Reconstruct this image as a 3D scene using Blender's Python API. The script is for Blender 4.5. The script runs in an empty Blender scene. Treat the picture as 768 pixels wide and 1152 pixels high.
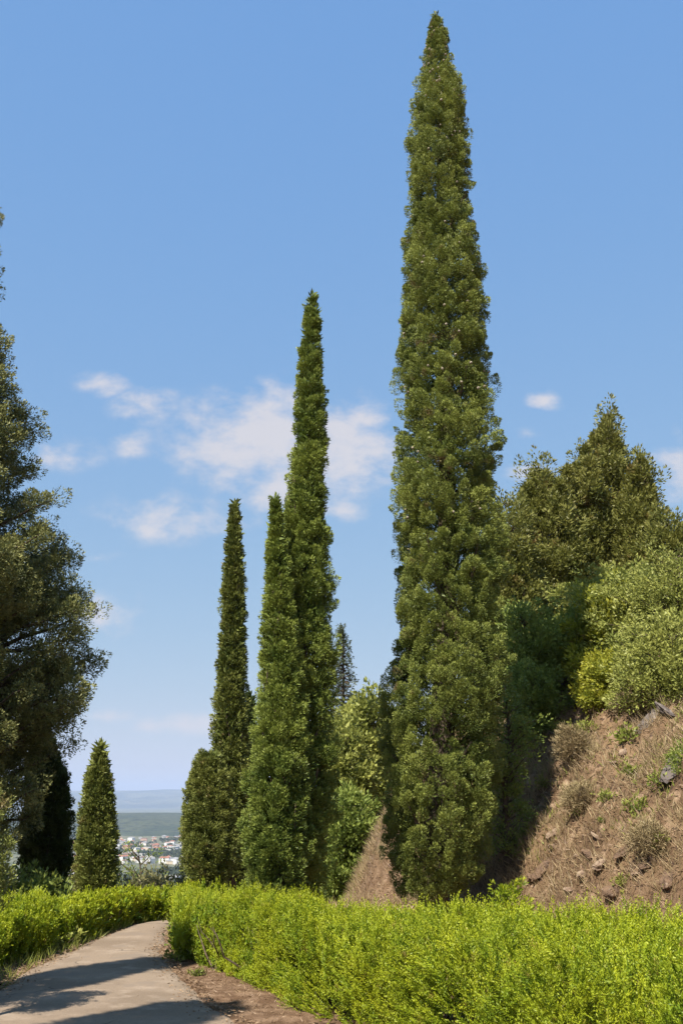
import bpy, math, numpy as np
from mathutils import Vector
R = math.radians
rng = np.random.default_rng(7)
S = bpy.context.scene
COL = S.collection

# ------------------------------------------------------------------ camera
F = 1150.0; EYE = 1.6; HZ = 900.0
PITCH = math.atan((HZ - 576) / F)
cp, sp = math.cos(PITCH), math.sin(PITCH)
def P(px, py, Y):
    u = 576 - py
    yw = F * cp - u * sp; zw = F * sp + u * cp
    return np.array([(px - 384) / yw * Y, Y, EYE + zw / yw * Y])
def G(px, py, z=0.0):
    u = 576 - py
    yw = F * cp - u * sp; zw = F * sp + u * cp
    Y = (z - EYE) / zw * yw
    return np.array([(px - 384) / yw * Y, Y, z])
cam = bpy.data.cameras.new('camera'); co = bpy.data.objects.new('camera', cam); COL.objects.link(co)
cam.sensor_fit = 'VERTICAL'; cam.sensor_height = 24; cam.lens = F / 1152 * 24
cam.clip_start = 0.1; cam.clip_end = 60000
co.location = (0, 0, EYE); co.rotation_euler = (R(90) + PITCH, 0, 0)
S.camera = co

# ------------------------------------------------------------------ helpers
def nrm(v): return v / np.maximum(np.linalg.norm(v, axis=-1, keepdims=True), 1e-9)
def hsh(ix, iy, iz):
    h = (ix * 374761393 + iy * 668265263 + iz * 1274126177) & 0xffffffff
    h = ((h ^ (h >> 13)) * 1274126177) & 0xffffffff
    return ((h ^ (h >> 16)) & 0xffff) / 65535.0
def noise(x, y, z=0.0):
    x, y, z = np.broadcast_arrays(np.asarray(x, float), np.asarray(y, float), np.asarray(z, float))
    ix, iy, iz = [np.floor(a).astype(np.int64) for a in (x, y, z)]
    fx, fy, fz = x - ix, y - iy, z - iz
    fx, fy, fz = [a * a * (3 - 2 * a) for a in (fx, fy, fz)]
    def L(a, b, t): return a + (b - a) * t
    r = L(L(L(hsh(ix, iy, iz), hsh(ix+1, iy, iz), fx), L(hsh(ix, iy+1, iz), hsh(ix+1, iy+1, iz), fx), fy),
          L(L(hsh(ix, iy, iz+1), hsh(ix+1, iy, iz+1), fx), L(hsh(ix, iy+1, iz+1), hsh(ix+1, iy+1, iz+1), fx), fy), fz)
    return r * 2 - 1
def fbm(x, y, z=0.0, o=4):
    s = 0; a = 1
    for i in range(o):
        s = s + a * noise(np.asarray(x) * 2**i + 17 * i, np.asarray(y) * 2**i + 5 * i, z); a *= .5
    return s
def sstep(a, b, x):
    t = np.clip((x - a) / (b - a), 0, 1); return t * t * (3 - 2 * t)

def mesh_np(name, V, Fc, mat, parent=None, smooth=False, attrs=None):
    """V (n,3); Fc (m,k) with one k"""
    V = np.asarray(V, np.float32); Fc = np.asarray(Fc, np.int32)
    me = bpy.data.meshes.new(name)
    m, k = Fc.shape
    me.vertices.add(len(V)); me.vertices.foreach_set('co', V.ravel())
    me.loops.add(m * k); me.loops.foreach_set('vertex_index', Fc.ravel())
    me.polygons.add(m)
    me.polygons.foreach_set('loop_start', np.arange(0, m * k, k, dtype=np.int32))
    me.polygons.foreach_set('loop_total', np.full(m, k, np.int32))
    if smooth: me.polygons.foreach_set('use_smooth', np.ones(m, bool))
    for nme, arr in (attrs or {}).items():
        a = me.attributes.new(nme, 'FLOAT', 'POINT'); a.data.foreach_set('value', np.asarray(arr, np.float32))
    me.update(calc_edges=True)
    me.materials.append(mat)
    o = bpy.data.objects.new(name, me); COL.objects.link(o)
    if parent:
        o.parent = parent; o.location = -Vector(parent.location)
    return o
def tag(o, label=None, cat=None, group=None, kind=None):
    if label: o['label'] = label
    if cat: o['category'] = cat
    if group: o['group'] = group
    if kind: o['kind'] = kind
    return o
def thing(name, label, cat, loc, group=None):
    o = bpy.data.objects.new(name, None); COL.objects.link(o)
    o.location = [float(a) for a in loc]; o.empty_display_size = .2
    return tag(o, label, cat, group)

# ------------------------------------------------------------------ materials
def newmat(name):
    m = bpy.data.materials.new(name); m.use_nodes = True
    nt = m.node_tree; nt.nodes.clear()
    return m, nt, nt.nodes, nt.links
def mixc(nt, fac, a, b):
    n = nt.nodes.new('ShaderNodeMix'); n.data_type = 'RGBA'
    for sock, v in ((n.inputs[0], fac), (n.inputs[6], a), (n.inputs[7], b)):
        if isinstance(v, bpy.types.NodeSocket): nt.links.new(v, sock)
        elif isinstance(v, (int, float)): sock.default_value = v
        else: sock.default_value = (*v, 1)
    return n.outputs[2]
def ntex(nt, scale, detail=4, coord='Object', rough=.55):
    tc = nt.nodes.new('ShaderNodeTexCoord'); n = nt.nodes.new('ShaderNodeTexNoise')
    n.inputs['Scale'].default_value = scale; n.inputs['Detail'].default_value = detail
    n.inputs['Roughness'].default_value = rough
    nt.links.new(tc.outputs[coord], n.inputs['Vector'])
    return n.outputs['Fac']
def ramp(nt, x, a, b):
    n = nt.nodes.new('ShaderNodeMapRange'); n.interpolation_type = 'SMOOTHSTEP'
    nt.links.new(x, n.inputs['Value']); n.inputs['From Min'].default_value = a; n.inputs['From Max'].default_value = b
    return n.outputs['Result']
def foliage(name, a, b, tip, brown=None, trans=.3, nscale=1.5, spec=.25):
    m, nt, N, L = newmat(name)
    at = N.new('ShaderNodeAttribute'); at.attribute_name = 'var'
    tt = N.new('ShaderNodeAttribute'); tt.attribute_name = 'tip'
    c = mixc(nt, at.outputs['Fac'], a, b)
    nz = ramp(nt, ntex(nt, nscale, 3), .35, .7)
    c = mixc(nt, nz, c, mixc(nt, .45, c, tip))
    tm = N.new('ShaderNodeMath'); tm.operation = 'MULTIPLY'; L.new(tt.outputs['Fac'], tm.inputs[0]); tm.inputs[1].default_value = .8
    c = mixc(nt, tm.outputs[0], c, tip)
    if brown:
        c = mixc(nt, ramp(nt, ntex(nt, nscale * 2.3, 4), .60, .72), c, brown)
    pr = N.new('ShaderNodeBsdfPrincipled'); pr.inputs['Roughness'].default_value = .5
    pr.inputs['Specular IOR Level'].default_value = spec
    L.new(c, pr.inputs['Base Color'])
    tr = N.new('ShaderNodeBsdfTranslucent'); L.new(c, tr.inputs['Color'])
    mx = N.new('ShaderNodeMixShader'); mx.inputs[0].default_value = trans
    L.new(pr.outputs[0], mx.inputs[1]); L.new(tr.outputs[0], mx.inputs[2])
    o = N.new('ShaderNodeOutputMaterial'); L.new(mx.outputs[0], o.inputs['Surface'])
    return m
def rough_mat(name, cols, scale, bump=.3, bscale=None, rough=.9, dist=.02):
    """cols: list of (colour, lo, hi, scale) layered"""
    m, nt, N, L = newmat(name)
    c = cols[0][0]
    for (cc, lo, hi, sc) in cols[1:]:
        c = mixc(nt, ramp(nt, ntex(nt, sc, 6), lo, hi), c, cc)
    pr = N.new('ShaderNodeBsdfPrincipled'); pr.inputs['Roughness'].default_value = rough
    pr.inputs['Specular IOR Level'].default_value = .2
    if isinstance(c, tuple): pr.inputs['Base Color'].default_value = (*c, 1)
    else: L.new(c, pr.inputs['Base Color'])
    if bump:
        b = N.new('ShaderNodeBump'); b.inputs['Strength'].default_value = bump; b.inputs['Distance'].default_value = dist
        L.new(ntex(nt, bscale or scale, 8, rough=.7), b.inputs['Height']); L.new(b.outputs[0], pr.inputs['Normal'])
    o = N.new('ShaderNodeOutputMaterial'); L.new(pr.outputs[0], o.inputs['Surface'])
    return m

M = {}
M['cyp'] = foliage('cypress_leaf', (.060, .090, .020), (.175, .212, .044), (.36, .39, .09), brown=(.19, .14, .065), trans=.15)
M['cyp_fresh'] = foliage('fresh_cypress_leaf', (.056, .092, .018), (.152, .200, .037), (.32, .36, .072), trans=.15)
M['cyp_olive'] = foliage('olive_cypress_leaf', (.075, .098, .024), (.16, .19, .042), (.28, .29, .07), brown=(.18, .14, .055), trans=.15)
M['cyp_dark'] = foliage('dark_cypress_leaf', (0.039, 0.062, 0.018), (0.072, 0.098, 0.026), (0.130, 0.150, 0.039))
M['juniper'] = foliage('loose_cypress_leaf', (.042, .060, .020), (.130, .150, .046), (.38, .37, .13), brown=(.17, .13, .065), nscale=2.5, trans=.18)
M['olive'] = foliage('olive_tree_leaf', (0.091, 0.104, 0.021), (0.169, 0.176, 0.036), (0.260, 0.247, 0.065), brown=(0.208, 0.143, 0.046), nscale=.7)
M['hedge'] = foliage('hedge_leaf', (.075, .140, .010), (.235, .315, .016), (.48, .49, .022), brown=(.24, .18, .04), trans=.28, nscale=4)
M['bush'] = foliage('bush_leaf', (.14, .17, .04), (.26, .29, .065), (.40, .40, .10), trans=.3, nscale=1)
M['bush_y'] = foliage('yellow_bush_leaf', (0.143, 0.176, 0.022), (0.286, 0.308, 0.039), (0.462, 0.418, 0.044), brown=(0.220, 0.165, 0.055), trans=.35, nscale=1)
M['bush_g'] = foliage('green_bush_leaf', (.11, .16, .035), (.21, .27, .055), (.33, .37, .08), trans=.35, nscale=1)
M['bush_dry'] = foliage('dry_bush_leaf', (.12, .12, .05), (.20, .19, .08), (.30, .27, .12), trans=.3, nscale=1)
M['fir'] = foliage('fir_needle', (0.046, 0.065, 0.029), (0.091, 0.111, 0.046), (0.143, 0.156, 0.065), nscale=1)
M['straw'] = foliage('dry_grass', (.15, .098, .052), (.29, .205, .105), (.45, .36, .20), brown=(.11, .07, .042), trans=.2, nscale=1.6)
M['twigs'] = foliage('dead_twig', (.10, .065, .045), (.20, .14, .10), (.28, .21, .15), trans=.05, nscale=2)
M['grass'] = foliage('grass_blade', (.10, .15, .02), (.20, .24, .04), (.34, .33, .08), trans=.3, nscale=3)
M['litter'] = foliage('litter', (.11, .065, .038), (.20, .125, .068), (.33, .23, .14), trans=.05, nscale=3)
M['bark'] = rough_mat('bark', [((.12, .09, .065),), ((.06, .045, .03), .4, .6, 14)], 20, .6)
M['twig'] = rough_mat('twig', [((.20, .15, .11),), ((.10, .07, .05), .4, .6, 20)], 30, .3)
M['stone'] = rough_mat('stone', [((.27, .20, .14),), ((.15, .10, .07), .42, .6, 7), ((.36, .30, .23), .6, .7, 18)], 14, .7, dist=.03)
M['darkstone'] = rough_mat('dark_stone', [((.12, .10, .09),), ((.25, .22, .19), .5, .65, 9)], 14, .8, dist=.03)
M['path'] = rough_mat('path', [((.225, .17, .12),), ((.175, .13, .09), .42, .62, .9), ((.27, .21, .155), .5, .7, 3.5), ((.13, .10, .075), .60, .68, 60), ((.33, .28, .22), .62, .70, 90)], 80, .35, 120, dist=.006)
nt_ = M['path'].node_tree; pr_ = [n for n in nt_.nodes if n.type == 'BSDF_PRINCIPLED'][0]
src_ = pr_.inputs['Base Color'].links[0].from_socket
vo = nt_.nodes.new('ShaderNodeTexVoronoi'); vo.feature = 'DISTANCE_TO_EDGE'; vo.inputs['Scale'].default_value = .9
tc_ = nt_.nodes.new('ShaderNodeTexCoord'); nn_ = nt_.nodes.new('ShaderNodeTexNoise'); nn_.inputs['Scale'].default_value = 2.2; nn_.inputs['Detail'].default_value = 6
ad_ = nt_.nodes.new('ShaderNodeMix'); ad_.data_type = 'RGBA'; ad_.blend_type = 'ADD'; ad_.inputs[0].default_value = .45
nt_.links.new(tc_.outputs['Object'], nn_.inputs['Vector']); nt_.links.new(tc_.outputs['Object'], ad_.inputs[6]); nt_.links.new(nn_.outputs['Color'], ad_.inputs[7])
nt_.links.new(ad_.outputs[2], vo.inputs['Vector'])
ck = ramp(nt_, vo.outputs['Distance'], .012, .003); gate_ = ramp(nt_, ntex(nt_, .7, 3), .50, .58)
mm_ = nt_.nodes.new('ShaderNodeMath'); mm_.operation = 'MULTIPLY'; nt_.links.new(ck, mm_.inputs[0]); nt_.links.new(gate_, mm_.inputs[1])
c_ = mixc(nt_, mm_.outputs[0], src_, (.09, .07, .05))
c_ = mixc(nt_, ramp(nt_, ntex(nt_, 1.7, 7), .56, .64), c_, (.20, .155, .115))
nt_.links.new(c_, pr_.inputs['Base Color'])
M['cone'] = rough_mat('cone', [((.36, .31, .24),), ((.22, .18, .13), .4, .6, 40)], 40, .3)
M['steel'] = rough_mat('galvanised', [((.45, .45, .43),), ((.35, .34, .32), .4, .6, 20)], 20, .1, rough=.5)

# ------------------------------------------------------------------ ground
ROAD = [G(135, 1190)[:2], G(120, 1130)[:2] , G(132, 1085)[:2], G(146, 1058)[:2]]
def edge_pts(pts): return np.array([G(*p)[:2] for p in pts])
LE = edge_pts([(-150, 1230), (-60, 1150), (0, 1112), (35, 1090), (62, 1078), (100, 1060), (140, 1045), (172, 1036)])
RE = edge_pts([(360, 1230), (272, 1152), (232, 1122), (205, 1100), (190, 1086), (184, 1070), (187, 1052), (196, 1040)])
# near and far continuation in world metres
LE = np.vstack([LE[0] + (LE[0] - LE[1]) * .0 + np.array([.5, -5.0]), LE, [[-2.0, 15.6], [-1.2, 17.2], [-1.3, 19.5], [-3.2, 25]]])
RE = np.vstack([RE[0] + np.array([1.2, -5.0]), RE, [[-1.45, 13.9], [-.35, 15.6], [0.0, 19.5], [-1.5, 25]]])
def smin(a, b, k):
    h = np.clip(.5 + .5 * (b - a) / k, 0, 1); return b + (a - b) * h - k * h * (1 - h)
def hill_d(x, y):
    d1 = (x + .3) * .938 + (y - 20) * .346
    d2 = (x + 2.5 - (y - 20) * .32) * .60
    return smin(d1, d2, .6)
def height(x, y):
    x = np.asarray(x, float); y = np.asarray(y, float)
    d = hill_d(x, y)
    n1 = fbm(x * .45, y * .45, 3.1, 3)
    dd = d + .30 * n1 * sstep(-.2, 1.0, d)
    h = .55 * np.clip(dd, 0, 1.6) + .74 * np.clip(dd, 0, 4.6) + .30 * np.clip(dd - 4.6, 0, 14) + .1 * np.clip(dd - 18.6, 0, 60)
    h = h * sstep(-.1, .9, dd)
    h = h + sstep(.1, 1.2, d) * (.22 * fbm(x * 1.3, y * 1.3, 9.2, 3) + .10 * fbm(x * 4.3, y * 4.3, 2.2, 4) + .20 * (.45 - np.abs(fbm(x * 2.4 + 3, y * 2.4, 12.2, 3))) - .16 * sstep(.25, .7, fbm(x * 2.1, y * 2.1, 6.6, 3)))
    # falling ground to the left and beyond
    cx = -2.3 - np.clip(9 - y, 0, 30) * .05
    left = np.clip(cx - 1.7 - x, 0, None)
    z = h - .25 * np.clip(left - .4, 0, None) ** 1.0 * sstep(0, 2, left)
    back = np.clip(y - 14.2 - np.clip(x + 1.5, 0, 40) * 1.6, 0, None)
    z = z - .24 * back * sstep(0, 4, back)
    z = z + .03 * fbm(x * 1.5, y * 1.5, 1.0, 3) * sstep(.3, 1.5, np.abs(x - cx) - .3)
    far = np.sqrt(x * x + y * y)
    zc = -120 + 3 * fbm(x / 300, y / 300, 5, 2)
    z = np.maximum(z, zc) 
    z = np.where(far > 400, zc + (z - zc) * (1 - sstep(400, 900, far)), z)
    return z
def axis(a, b, step, lo, hi, g=1.075):
    core = np.arange(a, b, step); out = []
    s = step; v = core[-1]
    while v < hi: s *= g; v += s; out.append(v)
    neg = []; s = step; v = core[0]
    while v > lo: s *= g; v -= s; neg.append(v)
    return np.array(neg[::-1] + list(core) + out)
ax = axis(-7, 11, .085, -30000, 30000); ay = axis(3, 26, .085, -3000, 30000)
X, Y = np.meshgrid(ax, ay)
Z = height(X, Y)
nx, ny = len(ax), len(ay)
idx = np.arange(nx * ny).reshape(ny, nx)
quads = np.stack([idx[:-1, :-1], idx[:-1, 1:], idx[1:, 1:], idx[1:, :-1]], -1).reshape(-1, 4)
hd = hill_d(X, Y)
m, nt, N, L = newmat('ground')
at = N.new('ShaderNodeAttribute'); at.attribute_name = 'hillmask'
fa = N.new('ShaderNodeAttribute'); fa.attribute_name = 'farmask'
verge = mixc(nt, ramp(nt, ntex(nt, 6, 6), .4, .65), (.13, .078, .046), (.23, .15, .095))
hillc = mixc(nt, ramp(nt, ntex(nt, 1.1, 6), .38, .62), (.12, .075, .044), (.20, .13, .075))
hillc = mixc(nt, ramp(nt, ntex(nt, 5, 6), .5, .68), hillc, (.33, .23, .15))
hillc = mixc(nt, ramp(nt, ntex(nt, 9, 6), .56, .66), hillc, (.08, .05, .035))
hillc = mixc(nt, ramp(nt, ntex(nt, .6, 4), .56, .68), hillc, (.16, .14, .06))
valley = mixc(nt, ramp(nt, ntex(nt, .006, 5), .4, .6), (.075, .085, .045), (.13, .13, .08))
near = mixc(nt, at.outputs['Fac'], verge, hillc)
c = mixc(nt, fa.outputs['Fac'], near, valley)
pr = N.new('ShaderNodeBsdfPrincipled'); pr.inputs['Roughness'].default_value = .95; pr.inputs['Specular IOR Level'].default_value = .1
L.new(c, pr.inputs['Base Color'])
b = N.new('ShaderNodeBump'); b.inputs['Strength'].default_value = .8; b.inputs['Distance'].default_value = .05
L.new(ntex(nt, 14, 9, rough=.75), b.inputs['Height']); L.new(b.outputs[0], pr.inputs['Normal'])
o = N.new('ShaderNodeOutputMaterial'); L.new(pr.outputs[0], o.inputs['Surface'])
M['ground'] = m
g = mesh_np('ground', np.stack([X, Y, Z], -1).reshape(-1, 3), quads, M['ground'], smooth=True,
            attrs={'hillmask': sstep(0, .8, hd).ravel(), 'farmask': sstep(60, 200, np.hypot(X, Y)).ravel()})
tag(g, kind='structure')
# the path: a sheet with slightly ragged edges over the ground
def resample(pts, n):
    seg = np.r_[0, np.cumsum(np.linalg.norm(np.diff(pts, axis=0), axis=1))]
    t = np.linspace(0, seg[-1], n)
    q = np.stack([np.interp(t, seg, pts[:, 0]), np.interp(t, seg, pts[:, 1])], -1)
    for _ in range(6): q[1:-1] = .25 * q[:-2] + .5 * q[1:-1] + .25 * q[2:]
    return q
l, r = resample(LE, 260), resample(RE, 260)
l += nrm(l - r) * (.05 * fbm(l[:, 0] * 3, l[:, 1] * 3, 1, 3))[:, None]
r += nrm(r - l) * (.05 * fbm(r[:, 0] * 3, r[:, 1] * 3, 2, 3))[:, None]
ts = np.linspace(0, 1, 26)
PV = l[:, None, :] * (1 - ts)[None, :, None] + r[:, None, :] * ts[None, :, None]
pz = height(PV[..., 0], PV[..., 1])
crown = .03 * np.minimum(1, 6 * ts * (1 - ts))[None, :] + .012
edge = np.zeros_like(crown) + crown; edge[:, 0] = -.02; edge[:, -1] = -.02
PV = np.concatenate([PV, (pz + edge)[..., None]], -1)
pi = np.arange(260 * 26).reshape(260, 26)
pq = np.stack([pi[:-1, :-1], pi[:-1, 1:], pi[1:, 1:], pi[1:, :-1]], -1).reshape(-1, 4)
p = mesh_np('path', PV.reshape(-1, 3), pq, M['path'], smooth=True); tag(p, kind='structure')
PL, PR = l, r
def on_path(x, y, pad=0.0):
    xl = np.interp(y, PL[:, 1], PL[:, 0]); xr = np.interp(y, PR[:, 1], PR[:, 0])
    return (x > xl - pad) & (x < xr + pad) & (y < 15.5)

# ------------------------------------------------------------------ leaf builders
def rdir(n):
    return nrm(rng.normal(size=(n, 3)))
def leaf_quads(base, d, side, Ln, W, fat=.45):
    """kite leaves; returns V, F"""
    n = len(base)
    Ln = np.broadcast_to(Ln, n)[:, None]; W = np.broadcast_to(W, n)[:, None]
    V = np.empty((n, 4, 3))
    V[:, 0] = base; V[:, 1] = base + d * Ln * fat + side * W * .5
    V[:, 2] = base + d * Ln; V[:, 3] = base + d * Ln * fat - side * W * .5
    return V.reshape(-1, 3), np.arange(n * 4).reshape(n, 4)
def perp(d):
    return nrm(np.cross(d, rdir(len(d))))
def build_leaves(name, mat, parent, base, d, Ln, W, var, tip, side=None):
    if side is None: side = perp(d)
    V, Fc = leaf_quads(base, d, side, Ln, W)
    return mesh_np(name, V, Fc, mat, parent, attrs={'var': np.repeat(var, 4), 'tip': np.repeat(tip, 4)})
def tufts(C, D, rl, rw, per, leafL, leafW, spread=.8, shell=False):
    """tuft at C pointing along D, length rl, radius rw, `per` leaves each."""
    n = len(C); K = n * per
    i = np.repeat(np.arange(n), per)
    rl = np.broadcast_to(rl, n)[i]; rw = np.broadcast_to(rw, n)[i]
    t = rng.random(K) ** .8
    rad = rdir(K); rad -= (rad * D[i]).sum(1, keepdims=True) * D[i]; rad = nrm(rad)
    prof = np.sin(np.pi * np.clip(t * .85 + .12, 0, 1))
    rr = rw * prof * ((.42 + .66 * rng.random(K) ** .6) if shell else (.35 + .65 * rng.random(K) ** .6))
    pos = C[i] + D[i] * (t * rl)[:, None] + rad * rr[:, None]
    d = nrm(D[i] + rad * (spread * rr / np.maximum(rw, 1e-6))[:, None] + (.40 if shell else .45) * rng.normal(size=(K, 3)))
    Ln = leafL * (.7 + .6 * rng.random(K)); W = leafW * (.7 + .6 * rng.random(K))
    cv = rng.random(n)[i]
    var = np.clip(.75 * cv + .25 * rng.random(K), 0, 1)
    tip = np.clip((t - .55) * 2, 0, 1) * (.3 + .7 * rng.random(K))
    side = nrm(np.cross(d, rad * (1.0 if shell else .8) + D[i] * (.3 + t[:, None] * .5) + (.45 if shell else .55) * rng.normal(size=(K, 3))))
    return pos, d, Ln, W, var, tip, side
def tube_mesh(paths, sides=6):
    """paths: list of (pts (n,3), radii (n)) -> V,F"""
    Vs, Fs, off = [], [], 0
    for pts, rad in paths:
        pts = np.asarray(pts, float); n = len(pts)
        tg = nrm(np.gradient(pts, axis=0))
        ref = np.array([0, 0, 1.]) if abs(tg[0, 2]) < .9 else np.array([1., 0, 0])
        a = nrm(np.cross(tg, ref)); b_ = np.cross(tg, a)
        an = np.linspace(0, 2 * np.pi, sides, endpoint=False)
        ring = pts[:, None] + np.asarray(rad)[:, None, None] * (np.cos(an)[None, :, None] * a[:, None] + np.sin(an)[None, :, None] * b_[:, None])
        Vs.append(ring.reshape(-1, 3))
        q = off + np.arange(n * sides).reshape(n, sides)
        q2 = np.roll(q, -1, axis=1)
        Fs.append(np.stack([q[:-1], q2[:-1], q2[1:], q[1:]], -1).reshape(-1, 4)); off += n * sides
    return np.vstack(Vs), np.vstack(Fs)
def bent(a, b_, n=6, wob=.06):
    t = np.linspace(0, 1, n)[:, None]; a = np.asarray(a, float); b_ = np.asarray(b_, float)
    p = a + (b_ - a) * t
    L_ = np.linalg.norm(b_ - a)
    p[1:-1] += rng.normal(size=(n - 2, 3)) * wob * L_ / n
    return p
def cat_leaves(lst):
    lst = [tuple(q) if len(q) == 7 else tuple(q) + (perp(q[1]),) for q in lst]
    return [np.concatenate([q[k] for q in lst]) for k in range(7)]

# ------------------------------------------------------------------ cypress
def cypress(name, label, outline, Yd, mat, leaf=(.075, .026), clump=.20, dens=1.0, shag=.12, stick=0, gaps=0., cat='cypress', group=None, ground=None, stemtop=1.0, core=1.0, bare=0.0, flat=1.0, fat=1.06):
    """outline: [(py, xl, xr)] measured silhouette from the tip down; gives real size at distance Yd"""
    o = np.array(outline, float); o = o[np.argsort(o[:, 0])]
    zs, cx, rr = [], [], []
    for py, xl, xr in o:
        a, b_ = P(xl, py, Yd), P(xr, py, Yd)
        zs.append(a[2]); cx.append((a[0] + b_[0]) / 2); rr.append(abs(b_[0] - a[0]) / 2)
    zs, cx, rr = map(np.array, (zs[::-1], cx[::-1], rr[::-1])); rr = rr * fat + .012
    zg = height(cx[0], Yd) if ground is None else ground
    zb, zt = zs[0], zs[-1]
    rf = lambda z: np.interp(z, zs, rr); cf = lambda z: np.interp(z, zs, cx)
    root = thing(name, label, cat, (cx[0], Yd, zg), group)
    # clumps over the envelope
    zz = np.linspace(zb, zt, 400); w = rf(zz) + .3 * clump; w /= w.sum()
    area = 2 * np.pi * np.trapz(rf(zz), zz)
    n = int(dens * area / (clump * clump) * 1.75)
    out = []
    zc = rng.choice(zz, n, p=w) + rng.normal(size=n) * .02
    th = rng.random(n) * 2 * np.pi
    Rr = rf(zc)
    lump = 1 + shag * fbm(th * 1.3 + 5, zc * 1.1 / max(.3, clump * 4), Yd, 3)
    if gaps > 0:
        keep = fbm(np.cos(th) * 2 + 7, zc * 1.6, np.sin(th) * 2, 2) > -1.2 + gaps
        zc, th, Rr, lump = zc[keep], th[keep], Rr[keep], lump[keep]; n = len(zc)
    depth = rng.random(n) ** 1.4
    cl = np.minimum(clump * (.5 + .95 * rng.random(n) ** 1.3), .55 * Rr + .035)
    rad = np.maximum(Rr * lump - cl * .95, .004) * (1 - .42 * depth)
    cs, sn = np.cos(th), np.sin(th)
    C = np.stack([cf(zc) + rad * cs, Yd + rad * sn * flat, zc - clump * .5], -1)
    D = nrm(np.stack([cs * .50, sn * .50, np.full(n, .85)], -1) + .22 * rng.normal(size=(n, 3)))
    
    per = int(34 * (clump / .20) ** 2 * (.075 * .026) / (leaf[0] * leaf[1]) * 2.3)
    out.append(tufts(C, D, cl * 1.45, cl * .58, max(per, 10), leaf[0], leaf[1], spread=1.0, shell=True))
    # inner filling, coarser, its darker leaf tones painting shade between the clumps
    m_ = int(core * area * 620 * (.2 / clump) ** 2 * .55)
    if m_:
        zi = rng.choice(zz, m_, p=w); ti = rng.random(m_) * 2 * np.pi
        ri = rf(zi) * .66 * rng.random(m_) ** .35
        if bare > 0:
            k = (zi > zb + bare) | (rng.random(m_) < .35); zi, ti, ri = zi[k], ti[k], ri[k]; m_ = len(zi)
        B = np.stack([cf(zi) + ri * np.cos(ti), Yd + ri * np.sin(ti) * flat, zi], -1)
        d = nrm(np.stack([np.cos(ti) * .6, np.sin(ti) * .6, np.full(m_, .7)], -1) + .5 * rng.normal(size=(m_, 3)))
        out.append((B, d, leaf[0] * 2.6 * (.7 + .6 * rng.random(m_)), leaf[1] * 3.2 * np.ones(m_), rng.random(m_) * .5, np.zeros(m_)))
    # tip leader
    k = 170; q = rng.random(k) ** 1.2
    tz = zt + .06 - q * clump * 3.2
    wv = .004 + .05 * q
    B = np.stack([cf(tz) + rng.normal(size=k) * wv, Yd + rng.normal(size=k) * wv, tz], -1)
    out.append((B, nrm(np.array([0, 0, 1.]) + (.12 + .3 * q)[:, None] * rng.normal(size=(k, 3))), np.full(k, leaf[0] * 1.1), np.full(k, leaf[1]), rng.random(k), rng.random(k)))
    # stray sprigs breaking the outline
    if stick:
        zc = rng.choice(zz, stick, p=w); th = rng.random(stick) * 2 * np.pi
        rad = rf(zc) * 1.0
        C = np.stack([cf(zc) + rad * np.cos(th), Yd + rad * np.sin(th) * flat, zc], -1)
        D = nrm(np.stack([np.cos(th) * .8, np.sin(th) * .8, np.full(stick, .7)], -1))
        out.append(tufts(C - D * clump * .4, D, clump * .9, clump * .20, max(per // 2, 8), leaf[0] * .8, leaf[1]))
    base, d, Ln, W, var, tip, sd_ = cat_leaves(out)
    build_leaves('crown', mat, root, base, d, Ln, W, var, tip, sd_)
    # trunk with limbs
    H = zt - zg; r0 = max(.05, .014 * H + .03)
    tz = np.linspace(zg - .15, zg + H * .92 * stemtop, 12)
    tp = np.stack([np.interp(tz, zs, cx), np.full(12, Yd) + .0 * tz, tz], -1)
    paths = [(tp, r0 * (1 - .93 * np.linspace(0, 1, 12)))]
    for k in range(26):
        z0 = zg + .1 + (H * .7) * (k / 26) ** 1.3; a = rng.random() * 6.28
        z1 = min(z0 + .5 + 1.2 * rng.random(), zt - .1)
        r1 = rf(max(z1, zb)) * .8
        p0 = [np.interp(z0, zs, cx), Yd, z0]; p1 = [cf(z1) + r1 * math.cos(a), Yd + r1 * math.sin(a) * flat, z1]
        paths.append((bent(p0, p1, 6, .15), r0 * .28 * (1 - .8 * np.linspace(0, 1, 6))))
    V, Fc = tube_mesh(paths); mesh_np('trunk', V, Fc, M['bark'], root, smooth=True)
    return root, zs, cx, rr

# tall one
r_, zs, cx, rr = cypress('tall_cypress', 'tallest cypress, a full dark green column dotted with pale cones, behind the long hedge', [
    (17, 489, 491), (40, 480, 503), (75, 474, 510), (110, 466, 524), (150, 461, 526), (200, 458, 528), (250, 456, 534), (300, 452, 544), (350, 448, 546), (400, 449, 552), (450, 446, 556),
    (500, 446, 558), (550, 445, 560), (600, 442, 563), (650, 437, 566), (700, 436, 566), (760, 432, 569), (820, 427, 567), (880, 425, 564), (930, 425, 558), (975, 428, 545), (1004, 440, 528)],
    14.5, M['cyp'], leaf=(.034, .010), clump=.165, dens=1.0, shag=.24, stick=18, gaps=.35, core=.6, bare=.9, fat=1.01)
me = None
import bmesh
bm = bmesh.new(); bmesh.ops.create_icosphere(bm, subdivisions=2, radius=.017)
for v in bm.verts:
    v.co *= 1 + .12 * math.sin(v.co.x * 400) * math.cos(v.co.z * 380); v.co.z *= 1.15
cme = bpy.data.meshes.new('cone'); bm.to_mesh(cme); bm.free(); cme.materials.append(M['cone'])
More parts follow.
